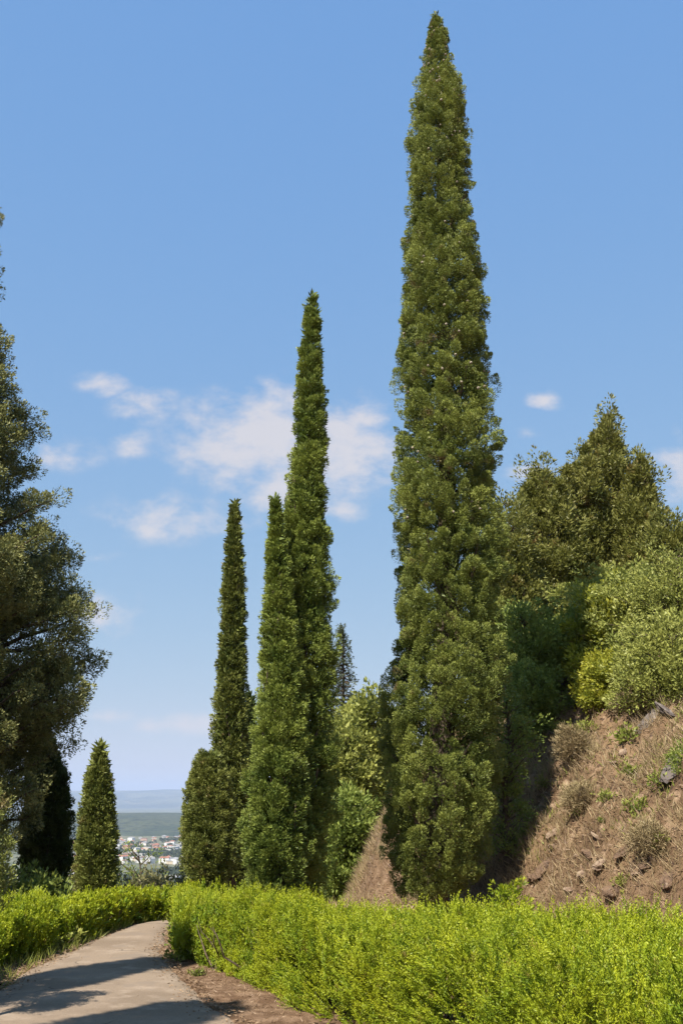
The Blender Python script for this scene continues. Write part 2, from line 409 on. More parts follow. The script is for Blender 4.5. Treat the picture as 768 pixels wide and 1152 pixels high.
for k in range(90):
    z = zs[-1] - .3 - (zs[-1] - zs[0]) * .62 * rng.random() ** 1.7
    a = rng.random() * math.pi + math.pi
    rad = np.interp(z, zs, rr) * (.80 + .12 * rng.random())
    c_ = bpy.data.objects.new('cone', cme); COL.objects.link(c_); c_.parent = r_
    c_.location = Vector((np.interp(z, zs, cx) + rad * math.cos(a), 14.5 + rad * math.sin(a), z)) - r_.location
    c_.rotation_euler = (rng.random() * 3, rng.random() * 3, 0); s_ = .8 + .5 * rng.random(); c_.scale = (s_,) * 3

cypress('tall_cypress', 'slender cypress with the second highest tip, behind a lower cypress on its left', [
    (332, 350, 352), (360, 344, 358), (400, 339, 361), (450, 335, 363), (500, 331, 366), (560, 322, 368), (610, 315, 370), (660, 308, 371), (730, 304, 372), (800, 302, 374), (860, 300, 374), (920, 300, 373), (970, 304, 368), (1003, 315, 362)],
    12.95, M['cyp_fresh'], leaf=(.038, .011), clump=.15, fat=1.1, shag=.2, stick=15, gaps=.2)
cypress('broad_cypress', 'fresh green cypress with thin pale tip touching the taller slender one on its right', [
    (561, 309, 311), (590, 304, 317), (640, 299, 326), (700, 295, 334), (760, 293, 342), (810, 288, 346), (860, 281, 349), (920, 274, 350), (960, 272, 348), (990, 278, 342), (1006, 290, 334)],
    12.5, M['cyp_fresh'], leaf=(.038, .011), clump=.14, fat=1.06, shag=.2, stick=15)
cypress('slim_cypress', 'very slender pointed cypress rising behind the short rounded cypress', [
    (566, 263.5, 264.5), (600, 257, 270), (650, 252, 274), (700, 249, 275), (760, 244, 276), (820, 240, 279), (880, 238, 281), (950, 236, 283), (985, 240, 280)],
    21, M['cyp_olive'], leaf=(.056, .019), clump=.16, shag=.2, stick=8, gaps=.3)
cypress('short_cypress', 'short stout cypress with blunt rounded top beside the bend of the path', [
    (850, 226, 246), (860, 219, 250), (880, 214, 256), (910, 209, 261), (940, 206, 263), (970, 206, 262), (990, 210, 258), (1004, 218, 252)],
    18.5, M['cyp_olive'], leaf=(.045, .013), clump=.12, fat=1.13, shag=.12, stick=6, dens=1.2)
cypress('distant_cypress', 'small distant cypress tip just right of the very slender cypress', [
    (782, 280.5, 281.5), (815, 276, 286), (860, 273, 289), (920, 270, 292), (960, 270, 292)],
    40, M['cyp_dark'], leaf=(.11, .04), clump=.22, shag=.15)
cypress('small_cypress', 'small conical olive green cypress standing alone between path and town view', [
    (838, 112, 113.5), (855, 107, 118), (880, 98, 123), (910, 92, 128), (940, 88, 130), (970, 87, 130), (1000, 89, 129), (1015, 94, 126)],
    15.8, M['cyp_olive'], leaf=(.05, .015), clump=.11, shag=.15, stick=2, dens=1.2)
cypress('dark_cypress', 'dark narrow cypress half hidden behind the loose tree at the left edge', [
    (812, 44, 47), (840, 36, 62), (870, 28, 73), (920, 24, 79), (970, 22, 80), (1010, 28, 76), (1022, 34, 70)],
    20, M['cyp_dark'], leaf=(.06, .018), clump=.14, shag=.15, stick=3, dens=1.1)

# ------------------------------------------------------------------ loose crowned trees
def branchy(name, label, axis_pts, Yd, prof, mat, nb, clump, leaf, per, cat='tree', droop=0.1, ground=None, group=None, up=.5, twigs=True, yflat=1.0, levels=3, inner=.25, zig=1.0, stem=None, spires=(), wob=.3, shell=False):
    """prof: [(z, radius)], limbs run out from a trunk and carry tufts along them"""
    ap = np.array(axis_pts, float)           # (x,z) pairs bottom->top
    pz = np.array(prof, float)
    gz_ = float(height(ap[0, 0], Yd)) + .1
    if cat == 'bush' and pz[0, 0] > gz_: pz = np.vstack([[gz_, pz[0, 1] * .9], pz])
    zt = pz[-1, 0]; zb = pz[0, 0]
    xg = np.interp(zb, ap[:, 1], ap[:, 0])
    zg = float(height(ap[0, 0], Yd)) if ground is None else ground
    root = thing(name, label, cat, (ap[0, 0], Yd, zg), group)
    zz = np.linspace(zb, zt, 300); w = np.interp(zz, pz[:, 0], pz[:, 1]) + .1; w /= w.sum()
    outC, outD, outS = [], [], []; paths = []
    H = zt - zg
    tz = np.linspace(zg - .2, zt - .05 * H, 12)
    r0 = stem or (.018 * H + .03)
    paths.append((np.stack([np.interp(tz, ap[:, 1], ap[:, 0]), np.full(12, Yd), tz], -1), r0 * (1 - .92 * np.linspace(0, 1, 12))))
    ga = rng.random() * 6
    for k in range(nb):
        z1 = rng.choice(zz, p=w); th = ga + k * 2.39996 + rng.normal() * .3
        Rm = np.interp(z1, pz[:, 0], pz[:, 1]) * (.72 + .36 * rng.random())
        shoot = cat == 'bush' and rng.random() < .16
        if shoot: Rm *= 1.25 + .2 * rng.random(); z1 += Rm * .25
        z0 = max(zg + .15, z1 - Rm * up * (.6 + .8 * rng.random()))
        z0 = min(z0, zt - .1); Rm *= 1 + wob * fbm(math.cos(th) * 1.5 + ga, z1 * .9, math.sin(th) * 1.5, 2)
        x0 = np.interp(z0, ap[:, 1], ap[:, 0])
        p0 = np.array([x0, Yd, z0]); p1 = np.array([np.interp(z1, ap[:, 1], ap[:, 0]) + Rm * math.cos(th), Yd + Rm * yflat * math.sin(th), z1])
        pts = bent(p0, p1, 8, .12 * zig)
        if twigs: paths.append((pts, r0 * .22 * (1 - .85 * np.linspace(0, 1, 8))))
        nt_ = max(2, int(Rm / clump * levels))
        t = 1 - (1 - inner) * rng.random(nt_) ** 1.4; t[0] = 1
        pos = np.stack([np.interp(t, np.linspace(0, 1, 8), pts[:, i]) for i in range(3)], -1)
        off = rng.normal(size=(nt_, 3)) * clump * .65 * (1.2 - t)[:, None] * 2.0
        off[:, 2] *= .6
        bd = nrm(p1 - p0)
        D = nrm(bd * .7 + nrm(off + 1e-6) * .6 + np.array([0, 0, up * .9 - droop]) + .25 * rng.normal(size=(nt_, 3)))
        outC.append(pos + off - D * clump * .5); outD.append(D); outS.append(clump * (.6 + .7 * rng.random(nt_)))
    for (spx, spy, sw) in spires:
        tip = P(spx, spy, Yd + rng.normal() * .4); m_ = 44
        t = rng.random(m_); L0 = clump * 5
        C_ = np.stack([tip[0] + rng.normal(size=m_) * sw * t, tip[1] + rng.normal(size=m_) * sw * t, tip[2] - .12 - L0 * t], -1)
        outC.append(C_ - [0, 0, clump * .6]); outD.append(nrm(np.stack([rng.normal(size=m_) * .45, rng.normal(size=m_) * .45, np.ones(m_)], -1))); outS.append(clump * (.5 + .7 * t))
        paths.append((bent([np.interp(tip[2] - L0 * 1.6, ap[:, 1], ap[:, 0]) * .4 + tip[0] * .6, Yd, tip[2] - L0 * 1.6], tip, 6, .05), .03 * (1 - .85 * np.linspace(0, 1, 6))))
    C, D, s_ = np.vstack(outC), np.vstack(outD), np.concatenate(outS)
    lv = tufts(C, D, s_ * 1.5, s_ * .62, per, leaf[0], leaf[1], spread=1.1, shell=shell)
    build_leaves('crown', mat, root, *lv[:2], *lv[2:])
    V, Fc = tube_mesh(paths, 5); mesh_np('trunk', V, Fc, M['bark'], root, smooth=True)
    return root

def prof_px(Yd, rows):
    """rows (py, xl, xr) -> axis, profile in metres, bottom first"""
    A, B = [], []
    for py, xl, xr in sorted(rows, reverse=True):
        a, b_ = P(xl, py, Yd), P(xr, py, Yd)
        A.append(((a[0] + b_[0]) / 2, a[2])); B.append((a[2], abs(b_[0] - a[0]) / 2))
    return A, B
# big loose tree at the left edge
A, B = prof_px(17, [(150, -82, -78), (200, -110, -45), (262, -145, 0), (330, -160, -10), (380, -175, -2), (430, -185, 12), (480, -195, 30), (540, -200, 34), (580, -205, 54), (640, -210, 66), (690, -215, 84), (750, -215, 86), (800, -210, 78), (850, -205, 68), (900, -195, 50), (950, -180, 32), (1000, -160, 12)])
branchy('loose_cypress', 'large loose dark conifer with jutting sprays, cut off by the left edge of the photo', A, 17, B, M['juniper'], 620, .24, (.050, .018), 105, cat='conifer', up=.5, levels=3.4, inner=.12, wob=.26, shell=True)
# pale foliage of a small conifer at the very edge
A, B = prof_px(8.2, [(872, -44, -42), (890, -56, -4), (920, -68, 4), (950, -68, 6), (985, -64, 4), (1015, -56, -4)])
branchy('young_conifer', 'small lighter green conifer peeking in at the lower left edge', A, 8.2, B, M['cyp_olive'], 60, .09, (.03, .009), 50, cat='conifer', up=1.2, levels=3, wob=.1, shell=True)

# evergreen trees on the hill
def hilltree(label, rows, Yd, mat, nb, clump, leaf, per, name='evergreen_tree', cat='tree', group=None, **k):
    A, B = prof_px(Yd, rows)
    return branchy(name, label, A, Yd, B, mat, nb, clump, leaf, per, cat=cat, group=group, **k)
gh = 'evergreen trees on top of the hillside'
hilltree('tallest evergreen tree on the hill with a thin spire above its crown', [(463, 682, 684), (485, 678, 690), (505, 671, 698), (540, 660, 706), (600, 642, 720), (660, 630, 730), (720, 620, 730), (770, 625, 722)], 24, M['olive'], 330, .26, (.10, .036), 42, group=gh, up=1.2, levels=2.8, wob=.4, spires=[(683, 463, .12), (668, 482, .15), (695, 496, .2), (675, 478, .2), (690, 485, .15)])
hilltree('brownish evergreen tree with uneven top between the tall cypress and the highest hill tree', [(522, 602, 606), (545, 594, 622), (575, 582, 640), (620, 574, 652), (680, 565, 660), (730, 560, 662), (775, 566, 655)], 22.5, M['olive'], 290, .25, (.09, .033), 42, group=gh, up=1.1, levels=2.8, wob=.4, spires=[(604, 520, .15), (618, 528, .2), (592, 535, .2), (637, 518, .15), (628, 530, .2), (610, 525, .2)])
hilltree('evergreen tree with a sharp leader just right of the highest hill tree', [(508, 718, 720), (535, 713, 729), (570, 704, 738), (620, 694, 750), (680, 680, 765), (740, 680, 765)], 23, M['olive'], 220, .25, (.09, .034), 42, group=gh, up=1.2, levels=2.8, wob=.4, spires=[(719, 507, .1), (712, 525, .15), (727, 535, .2), (722, 516, .15)])
hilltree('narrow evergreen with a feathery tip on the left flank of the highest hill tree', [(498, 655, 657), (520, 650, 667), (560, 643, 675), (620, 636, 682), (700, 632, 690), (760, 632, 690)], 23.4, M['olive'], 190, .22, (.09, .033), 40, group=gh, up=1.3, levels=2.8, wob=.3, spires=[(656, 496, .1), (662, 508, .12), (648, 515, .12)])
hilltree('lower evergreen tree at the right edge on the hill crest', [(575, 742, 750), (600, 728, 775), (650, 720, 800), (710, 715, 805), (760, 720, 800)], 22, M['olive'], 200, .25, (.09, .034), 42, wob=.45, group=gh, up=1.0, levels=2.6)
hilltree('low evergreen filling the gap directly beside the tall cypress', [(560, 566, 570), (590, 552, 592), (650, 545, 600), (720, 542, 604), (780, 545, 600)], 21, M['olive'], 170, .24, (.09, .034), 42, group=gh, up=1.0, levels=2.6)

# bushes
gb = 'leafy bushes on and behind the hillside'
def bush(label, rows, Yd, mat='bush', nb=110, clump=.2, leaf=(.09, .05), per=22, name='bush', **k):
    return hilltree(label, rows, Yd, M[mat], nb, clump, leaf, per, name=name, cat='bush', group=gb, up=k.pop('up', .7), levels=k.pop('levels', 2.8), wob=k.pop('wob', .45), **k)
bush('light green shrub at the foot of the brownish evergreen', [(685, 575, 590), (700, 565, 615), (730, 560, 628), (765, 565, 632), (785, 575, 628)], 18.0, 'bush_g', 130, .18, (.07, .034), wob=.6)
bush('green shrub touching the right side of the tall cypress halfway up the slope', [(768, 562, 570), (800, 548, 592), (835, 545, 600), (865, 545, 594), (880, 550, 585)], 15.1, 'bush_g', 90, .13, (.045, .022), wob=.5)
bush('bright green shrub between the hill trees and the bare slope', [(695, 640, 650), (715, 625, 672), (750, 615, 685), (775, 620, 680)], 19, 'bush_g', 110, .2)
bush('yellow green shrub on the slope crest below the pointed evergreen', [(655, 690, 700), (680, 668, 725), (720, 655, 740), (765, 655, 735)], 18, 'bush_y', 170, .2)
bush('pale yellow green shrub at the right edge directly above the dark cracked rock', [(690, 735, 752), (715, 715, 790), (750, 705, 805), (800, 715, 800)], 14.6, 'bush', 130, .15, (.055, .024), 20, wob=.75, levels=2.4)
bush('highest pale green shrub at the right edge on the slope crest', [(622, 750, 768), (650, 728, 800), (690, 712, 815), (750, 712, 810)], 16.6, 'bush', 150, .17, (.06, .026), 20, wob=.75, levels=2.4)
bush('pale green shrub with arching twigs between pointed evergreen and right edge', [(640, 705, 720), (665, 688, 748), (710, 680, 758), (760, 685, 755)], 17.6, 'bush', 160, .18, (.07, .035), wob=.5, levels=3)
bush('leafy yellow green scrub spreading under the shrubs at the slope crest', [(735, 700, 712), (752, 672, 735), (775, 665, 745), (795, 675, 735)], 16.0, 'bush_y', 110, .13, (.055, .026), wob=.6)
bush('wispy green scrub on the slope just right of the tall cypress at crest height', [(748, 588, 598), (765, 572, 622), (790, 568, 640), (806, 575, 630)], 17.0, 'bush_g', 90, .13, (.055, .026), wob=.6)
bush('pale scrub between the yellow shrub and the pointed evergreen', [(640, 668, 676), (665, 650, 700), (700, 640, 712), (730, 650, 705)], 19.5, 'bush', 120, .18, (.075, .036), wob=.6)
bush('low yellow shrub spilling over the top of the bare slope', [(740, 668, 684), (757, 645, 715), (780, 640, 720)], 17.2, 'bush_y', 90, .15, (.07, .035))
bush('dark green bush by the rock hollow at the right edge', [(842, 764, 774), (858, 757, 792), (880, 754, 792), (892, 760, 785)], 12.6, 'bush_g', 44, .09, (.04, .016), wob=.7)
bush('tall light green bush between the slender pair and the tall cypress', [(778, 412, 424), (800, 398, 442), (840, 388, 450), (900, 385, 450), (945, 388, 448)], 28, 'bush', 260, .3, (.13, .07), 26)
bush('light green bush below the dark fir', [(812, 378, 392), (840, 368, 406), (900, 364, 412), (950, 366, 410)], 26, 'bush', 200, .27, (.12, .065), 26)
bush('darker green bush low beside the slender pair', [(895, 384, 394), (915, 368, 412), (950, 362, 416), (975, 364, 412)], 23, 'bush_g', 120, .22, (.1, .05), 24)
bush('pale leafy bush between the short cypress and the broad cypress', [(880, 262, 270), (900, 250, 284), (940, 246, 288), (985, 246, 288)], 24, 'bush', 150, .25, (.1, .05), 24)
bush('sparse dry tree in front of the distant town', [(948, 152, 158), (958, 140, 172), (975, 130, 186), (1005, 124, 196), (1020, 126, 194)], 26, 'bush_g', 60, .16, (.065, .026), 14, name='sparse_tree', levels=1.5, up=1.1)
bush('olive scrub growing behind the far hedge', [(980, 175, 190), (990, 160, 205), (1006, 150, 208), (1020, 150, 208)], 25, 'bush_dry', 60, .22, (.09, .04), 20)
bush('olive scrub around the foot of the lone conical cypress', [(978, 88, 92), (990, 70, 135), (1005, 62, 145), (1025, 62, 145)], 24, 'bush_dry', 90, .24, (.1, .04), 22)
bush('dull green scrub below the dark narrow cypress', [(985, 10, 20), (1000, -20, 60), (1030, -30, 70)], 17, 'bush_g', 90, .2, (.08, .03), 22)

M['scrub'] = foliage('dry_scrub', (.15, .11, .055), (.26, .19, .10), (.38, .31, .16), brown=(.10, .07, .045), trans=.15, nscale=2)
for rows_, Y_, lab_ in (([(852, 640, 650), (862, 630, 664), (876, 628, 668), (884, 634, 662)], 15.2, 'low brown dry scrub clump high on the left of the bare slope'),
                        ([(788, 722, 734), (800, 708, 748), (815, 704, 752), (826, 712, 746)], 14.8, 'tawny dry grass mound left of the shrub at the right edge'),
                        ([(898, 650, 660), (908, 640, 672), (920, 638, 676), (928, 646, 668)], 14.0, 'low grey brown scrub clump in the middle left of the slope'),
                        ([(930, 722, 736), (942, 712, 748), (955, 710, 752), (962, 718, 744)], 12.0, 'low brown scrub clump low on the right of the slope')):
    A, B = prof_px(Y_, rows_)
    g0 = float(height(A[0][0], Y_)); dz = B[0][0] - g0          # stand it on the ground
    A = [(a0, a1 - dz) for a0, a1 in A]; B = [(b0 - dz, b1) for b0, b1 in B]
    branchy('scrub', lab_, A, Y_, B, M['scrub'], 60, .09, (.06, .008), 22, cat='scrub', up=1.0, wob=.5, stem=.012, group='dry scrub clumps on the slope')
# fir: tiers of drooping branches
def fir(label, px, pyt, pyb, Yd, halfw):
    top = P(px, pyt, Yd); bot = P(px, pyb, Yd); Rb = halfw * Yd / F
    zg = float(height(top[0], Yd)); zg = min(zg, bot[2] - .5)
    root = thing('fir_tree', label, 'fir', (top[0], Yd, zg))
    Cs, Ds, paths = [], [], [(np.array([[top[0], Yd, zg], [top[0], Yd, (zg + top[2]) / 2], [top[0], Yd, top[2]]]), [.22, .13, .02])]
    H = top[2] - bot[2]
    for k in range(26):
        f = k / 26; z = top[2] - .25 - f * H * 1.15; Rt = .05 + Rb * f ** 1.1
        for j in range(int(7 + 5 * f)):
            a = rng.random() * 6.28; q = Rt * (.7 + .45 * rng.random())
            p0 = np.array([top[0], Yd, z + .1]); p1 = p0 + [q * math.cos(a), q * math.sin(a), -.10 * q + .15 * rng.normal() * .5]
            pts = bent(p0, p1, 5, .05); paths.append((pts, [.03, .025, .02, .015, .008]))
            nn = max(2, int(q / .14)); t = np.linspace(.25, 1, nn)
            pos = p0 + (p1 - p0) * t[:, None]
            Cs.append(pos); Ds.append(nrm(np.tile(p1 - p0, (nn, 1)) / q + .5 * rng.normal(size=(nn, 3)) * [1, 1, .4]))
    C, D = np.vstack(Cs), np.vstack(Ds)
    lv = tufts(C, D, .26, .08, 14, .11, .035, spread=.9)
    build_leaves('crown', M['fir'], root, *lv)
    V, Fc = tube_mesh(paths, 4); mesh_np('trunk', V, Fc, M['bark'], root)
fir('dark pointed fir behind the bushes right of the slender pair', 386, 706, 815, 42, 21)

# ------------------------------------------------------------------ hedges
def hedge(label, front, back, hs, mat, spray_n, leafL, leafW, sprayL, over=.0, seedz=0, K=12):
    """front/back: plan lines; hs heights along; a dense body of upright feathery sprays"""
    fr = resample(np.array(front, float), 80); bk = resample(np.array(back, float), 80)
    hh = np.interp(np.linspace(0, 1, 80), np.linspace(0, 1, len(hs)), hs)
    c0 = (fr[0] + bk[0] + fr[-1] + bk[-1]) / 4
    root = thing('hedge', label, 'hedge', (c0[0], c0[1], float(height(*c0))), 'clipped yellow green hedges along the path')
    nP = spray_n // 8; n = nP
    s = rng.random(n) * 79; i = np.clip(s.astype(int), 0, 78); f = (s - i)[:, None]
    a = fr[i] * (1 - f) + fr[i + 1] * f; b_ = bk[i] * (1 - f) + bk[i + 1] * f; h = np.interp(s, np.arange(80), hh)
    wdt = np.linalg.norm(a - b_, axis=1)
    # profile: u in 0..1 round the section front-bottom -> top -> back-bottom, plus end caps by depth
    per_ = wdt + 2 * h
    q = rng.random(n) * per_
    u = np.where(q < h, 0.0, np.where(q < h + wdt, (q - h) / wdt, 1.0))
    v = np.where(q < h, q / h, np.where(q < h + wdt, 1.0, (per_ - q) / h))
    # round shoulders
    k = .22
    uu = np.where(v < 1, u + (1 - 2 * u) * k * np.clip((v - .6) / .4, 0, 1) ** 2 * .5, u)
    vv = np.where(v >= 1, 1 - .16 * (np.abs(u - .5) * 2) ** 4, v)
    endf = np.minimum(s, 79 - s) / 79
    pos = np.empty((n, 3)); pos[:, :2] = a + (b_ - a) * uu[:, None]
    ac = (b_ - a) / np.maximum(wdt, 1e-3)[:, None]
    tap = 1 - .30 * np.clip(1 - endf / .02, 0, 1) ** 2
    gz = height(pos[:, 0], pos[:, 1])
    lump = fbm(pos[:, 0] * 1.6, pos[:, 1] * 1.6, seedz, 3)
    lump2 = fbm(pos[:, 0] * 5, pos[:, 1] * 5, vv * 2, 2)
    pos[:, 2] = gz + vv * h * tap * (1 + .08 * lump + .07 * lump2)
    outn = np.zeros((n, 3)); outn[:, :2] = np.where((v < 1)[:, None], np.where((u < .5)[:, None], -ac, ac), 0)
    outn[:, 2] = np.where(v >= 1, 1.0, .15)
    push = np.where(v < 1, .14 * lump + .14 * lump2, 0)
    pos[:, :2] += outn[:, :2] * push[:, None]
    depth = rng.random(n) ** 1.4 * .24
    pos -= outn * depth[:, None]
    # hollow patches on the sides where the dark inside shows
    hole = fbm(pos[:, 0] * 3.1, pos[:, 1] * 3.1, pos[:, 2] * 3.1 + seedz, 2)
    keep = ~((v < .85) & (hole < -.30) & (rng.random(n) < .8)) & ~((v >= .85) & (hole < -.65) & (rng.random(n) < .75))
    pos, outn, v, s = pos[keep], outn[keep], v[keep], s[keep]; n = len(pos)
    D = nrm(outn * .55 + np.array([0, 0, .95]) + .30 * rng.normal(size=(n, 3)))
    D[v < .8] = nrm(D[v < .8] + outn[v < .8] * .5)
    # every plume carries nine sprays that fan out from one twig
    D[:, :2] += .35 * np.stack([fbm(pos[:, 0] * 4, pos[:, 1] * 4, 31, 2), fbm(pos[:, 0] * 4, pos[:, 1] * 4, 47, 2)], -1); D = nrm(D)
    pl = sprayL * (.75 + .7 * rng.random(n)) * np.where(rng.random(n) < .06, 1.4, 1); pcv = rng.random(n)
    i9 = np.repeat(np.arange(n), 9); n = len(i9)
    tt = rng.random(n); Dp = D[i9]
    pos = pos[i9] - Dp * (pl[i9] * (.75 - .75 * tt))[:, None]
    D = nrm(Dp + (.40 * (1.15 - tt))[:, None] * rng.normal(size=(n, 3)))
    SL = pl[i9] * (.45 + .35 * rng.random(n))
    on9 = outn[i9]; side = nrm(np.cross(D, on9 + .3 * np.array([0, 0, 1.]) + .45 * rng.normal(size=(n, 3)))); gg = []
    cv = np.clip(.65 * pcv[i9] + .35 * rng.random(n), 0, 1)
    for kk in range(K):
        t = (kk + .6) / (K + .3); sg = 1 if kk % 2 else -1
        if kk == K - 1: sg = 0
        base = pos + D * (SL * t)[:, None]
        d = nrm(D * .85 + side * sg * .62 + .22 * rng.normal(size=(n, 3)))
        l = leafL * (1.15 - .5 * t) * (.8 + .4 * rng.random(n))
        gg.append((base, d, l, np.full(n, leafW), np.clip(.7 * cv + .3 * rng.random(n), 0, 1), np.clip(np.full(n, t - .35) * 1.4, 0, 1) * (.35 + .65 * cv) * (.4 + .6 * tt)))
    # inner foliage, coarser, coloured darker to put shade into the gaps
    ni = spray_n; s2 = rng.random(ni) * 79; j2 = np.clip(s2.astype(int), 0, 78); u2 = .10 + .8 * rng.random(ni)
    q2 = fr[j2] * (1 - u2)[:, None] + bk[j2] * u2[:, None] + rng.normal(size=(ni, 2)) * .04
    z2 = height(q2[:, 0], q2[:, 1]) + np.interp(s2, np.arange(80), hh) * (.12 + .72 * rng.random(ni))
    gg.append((np.stack([q2[:, 0], q2[:, 1], z2], -1), nrm(rdir(ni) + [0, 0, .8]), leafL * 2.2 * (.7 + .6 * rng.random(ni)), np.full(ni, leafW * 2.4), rng.random(ni) * .3, np.zeros(ni)))
    base, d, Ln, W, var, tip, sd_ = cat_leaves(gg)
    build_leaves('foliage', M[mat], root, base, d, Ln, W, var, tip)
    # woody inside: one many-branched stem per shrub of the row
    for kk in range(max(8, spray_n // 1500)):
        t = .04 + .92 * rng.random(); j = int(t * 79); w_ = .25 + .5 * rng.random()
        p0 = fr[j] * (1 - w_) + bk[j] * w_
        zg = float(height(*p0)); paths = []
        for br in range(6):
            p1 = np.array([p0[0] + rng.normal() * .13, p0[1] + rng.normal() * .13, zg + hh[j] * (.5 + .25 * rng.random())])
            paths.append((bent([p0[0], p0[1], zg - .05], p1, 5, .2), np.array([.014, .011, .009, .006, .003])))
        V, Fc = tube_mesh(paths, 4); mesh_np('stem', V, Fc, M['twig'], root)
    return root
fl = [G(198, 1070)[:2] + [.0, .25], G(196, 1076)[:2] + [.02, 0], G(222, 1088)[:2], G(256, 1094)[:2], G(299, 1117)[:2], G(364, 1152)[:2]]
dv = fl[-1] - fl[-2]; dv = dv / np.linalg.norm(dv)
fl += [fl[-1] + dv * 1.3, fl[-1] + dv * 2.6 + [.1, 0], fl[-1] + dv * 4.2 + [.3, 0]]
bl = [[-1.72, 11.3], [-1.4, 11.4], [-.95, 10.9], [-.3, 9.6], [.6, 8.8], [1.6, 8.4], [2.7, 7.9], [3.9, 6.6], [4.9, 5.0]]
hedge('long wide hedge filling the foreground to the right of the path', fl, bl, [.55, .66, .70, .74, .78, .8, .82, .84, .84], 'hedge', 64000, .022, .0074, .18, K=17)
# left hedges
f1 = [G(-60, 1140)[:2] + [-.2, 0], G(0, 1092)[:2], G(36, 1080)[:2], G(62, 1066)[:2]]
b1 = [f1[0] + [-1.2, .6], f1[1] + [-.9, .9], f1[2] + [-.75, 1.0], f1[3] + [-.45, 1.0]]
hedge('nearest hedge on the left of the path with its shaded side facing the path', f1, b1, [.54, .50, .47, .45], 'hedge', 17000, .04, .010, .17, seedz=3)
f2 = [G(74, 1066)[:2], G(100, 1058)[:2], G(130, 1047)[:2]]
b2 = [f2[0] + [-.4, 1.0], f2[1] + [-.4, 1.1], f2[2] + [-.2, 1.1]]
hedge('short middle hedge block on the left of the path', f2, b2, [.36, .38, .36], 'hedge', 11000, .045, .012, .15, seedz=5)
f3 = [G(134, 1046)[:2], G(150, 1040)[:2], G(178, 1033)[:2], [-2.1, 15.3], [-1.5, 16.9]]
b3 = [f3[0] + [-.4, 1.2], f3[1] + [-.3, 1.7], f3[2] + [-.5, 2.6], [-2.6, 18.0], [-2.0, 18.6]]
hedge('far hedge curving round the outside of the path bend', f3, b3, [.36, .38, .48, .62, .62], 'hedge', 13000, .05, .015, .16, seedz=7)
# sprig poking up behind the long hedge
for (px, py, w_, lab) in ((580, 992, 15, 'upright green sprig poking up behind the hedge in front of the shaded slope'), (563, 1000, 6, 'thin short sprig poking up behind the hedge right of the tall cypress trunk')):
    A, B = prof_px(8.7, [(py, px - 1, px + 1), (py + 14, px - w_ * .6, px + w_ * .6), (py + 40, px - w_, px + w_), (py + 60, px - w_, px + w_)])
    branchy('hedge_seedling', lab, A, 8.7, B, M['hedge'], 26, .06, (.035, .01), 22, cat='shrub', up=1.4, stem=.01)

# ------------------------------------------------------------------ ground cover
def blades(name, mat, n, area, Ls, W, lean=.6, kindlab=None, filt=None, flat=0.0):
    x = rng.uniform(area[0], area[1], n); y = rng.uniform(area[2], area[3], n)
    k = filt(x, y); x, y = x[k], y[k]; n = len(x)
    z = height(x, y) + (.045 if name == 'path_litter' else 0)
    d = nrm(np.stack([rng.normal(size=n) * lean, rng.normal(size=n) * lean, np.full(n, 1 - flat)], -1))
    Ln = Ls * (.5 + rng.random(n)); base = np.stack([x, y, z - .01], -1)
    o_ = build_leaves(name, M[mat], None, base, d, Ln, np.full(n, W), rng.random(n), rng.random(n) * .7)
    return tag(o_, kindlab, name.replace('_', ' '), kind='stuff')
def hillf(lo, hi, thr, sc):
    return lambda x, y: (hill_d(x, y) > lo) & (hill_d(x, y) < hi) & (fbm(x * sc, y * sc, 4.4, 3) + rng.normal(size=len(x)) * .25 > thr) & (y < 40) & (x < y * .5 + 2)
blades('dry_grass', 'straw', 620000, (-1, 13, 6, 28), .18, .007, .75, 'dry straw coloured grass and dead stems covering the bare slope', hillf(.1, 8, -.08, 1.7))
blades('leaf_litter', 'litter', 340000, (-1, 13, 6, 28), .07, .013, 1.5, 'red brown dead leaves and bits strewn over the slope', hillf(-.3, 7, -.6, 1.3), flat=.75)
def brush(x, y): return (hill_d(x, y) > .1) & (hill_d(x, y) < 7) & (fbm(x * 3.3, y * 3.3, 1.7, 2) > .35) & (x < y * .5 + 2)
blades('dead_brush', 'twigs', 150000, (-1, 13, 6, 26), .22, .006, .8, 'tangled grey brown dead twigs in clumps on the slope', brush)
blades('green_weeds', 'grass', 150000, (-1, 13, 6, 28), .11, .016, .8, 'patches of small yellow green weeds on the slope', lambda x, y: hillf(.8, 9, .50, 1.1)(x, y) | hillf(3.0, 9, -.05, 1.6)(x, y))
def vf(x, y):
    xr = np.interp(y, PR[:, 1], PR[:, 0]); 
    return (~on_path(x, y, .0)) & (x > xr - .02) & (x < xr + .9 + .12 * (12 - y)) & (y < 12.5)
blades('verge_litter', 'litter', 240000, (-3, 2.5, 3, 12.5), .05, .008, 1.6, 'brown dry needles covering the earth strip between path and long hedge', vf, flat=.8)
def pg(x, y):
    xl = np.interp(y, PL[:, 1], PL[:, 0]); xr = np.interp(y, PR[:, 1], PR[:, 0]); e = np.minimum(x - xl, xr - x)
    return (e > -.05) & (rng.random(len(x)) < np.exp(-np.maximum(e, 0) / .10) + .012)
blades('path_litter', 'litter', 60000, (-4, 0, 5, 14), .03, .009, 1.6, 'fallen needles and leaf bits lying along the path edges', pg, flat=.9)
def vg(x, y):
    xl = np.interp(y, PL[:, 1], PL[:, 0])
    return (x < xl + .04) & (x > xl - .55) & (fbm(x * 2.5, y * 2.5, 7, 2) + rng.normal(size=len(x)) * .2 > -.15)
blades('verge_grass', 'grass', 60000, (-7, -1, 4, 16), .13, .008, .55, 'grass growing between the path and the left hedges', vg)
def vg2(x, y):
    xl = np.interp(y, PL[:, 1], PL[:, 0])
    return (x < xl + .05) & (x > xl - .8)
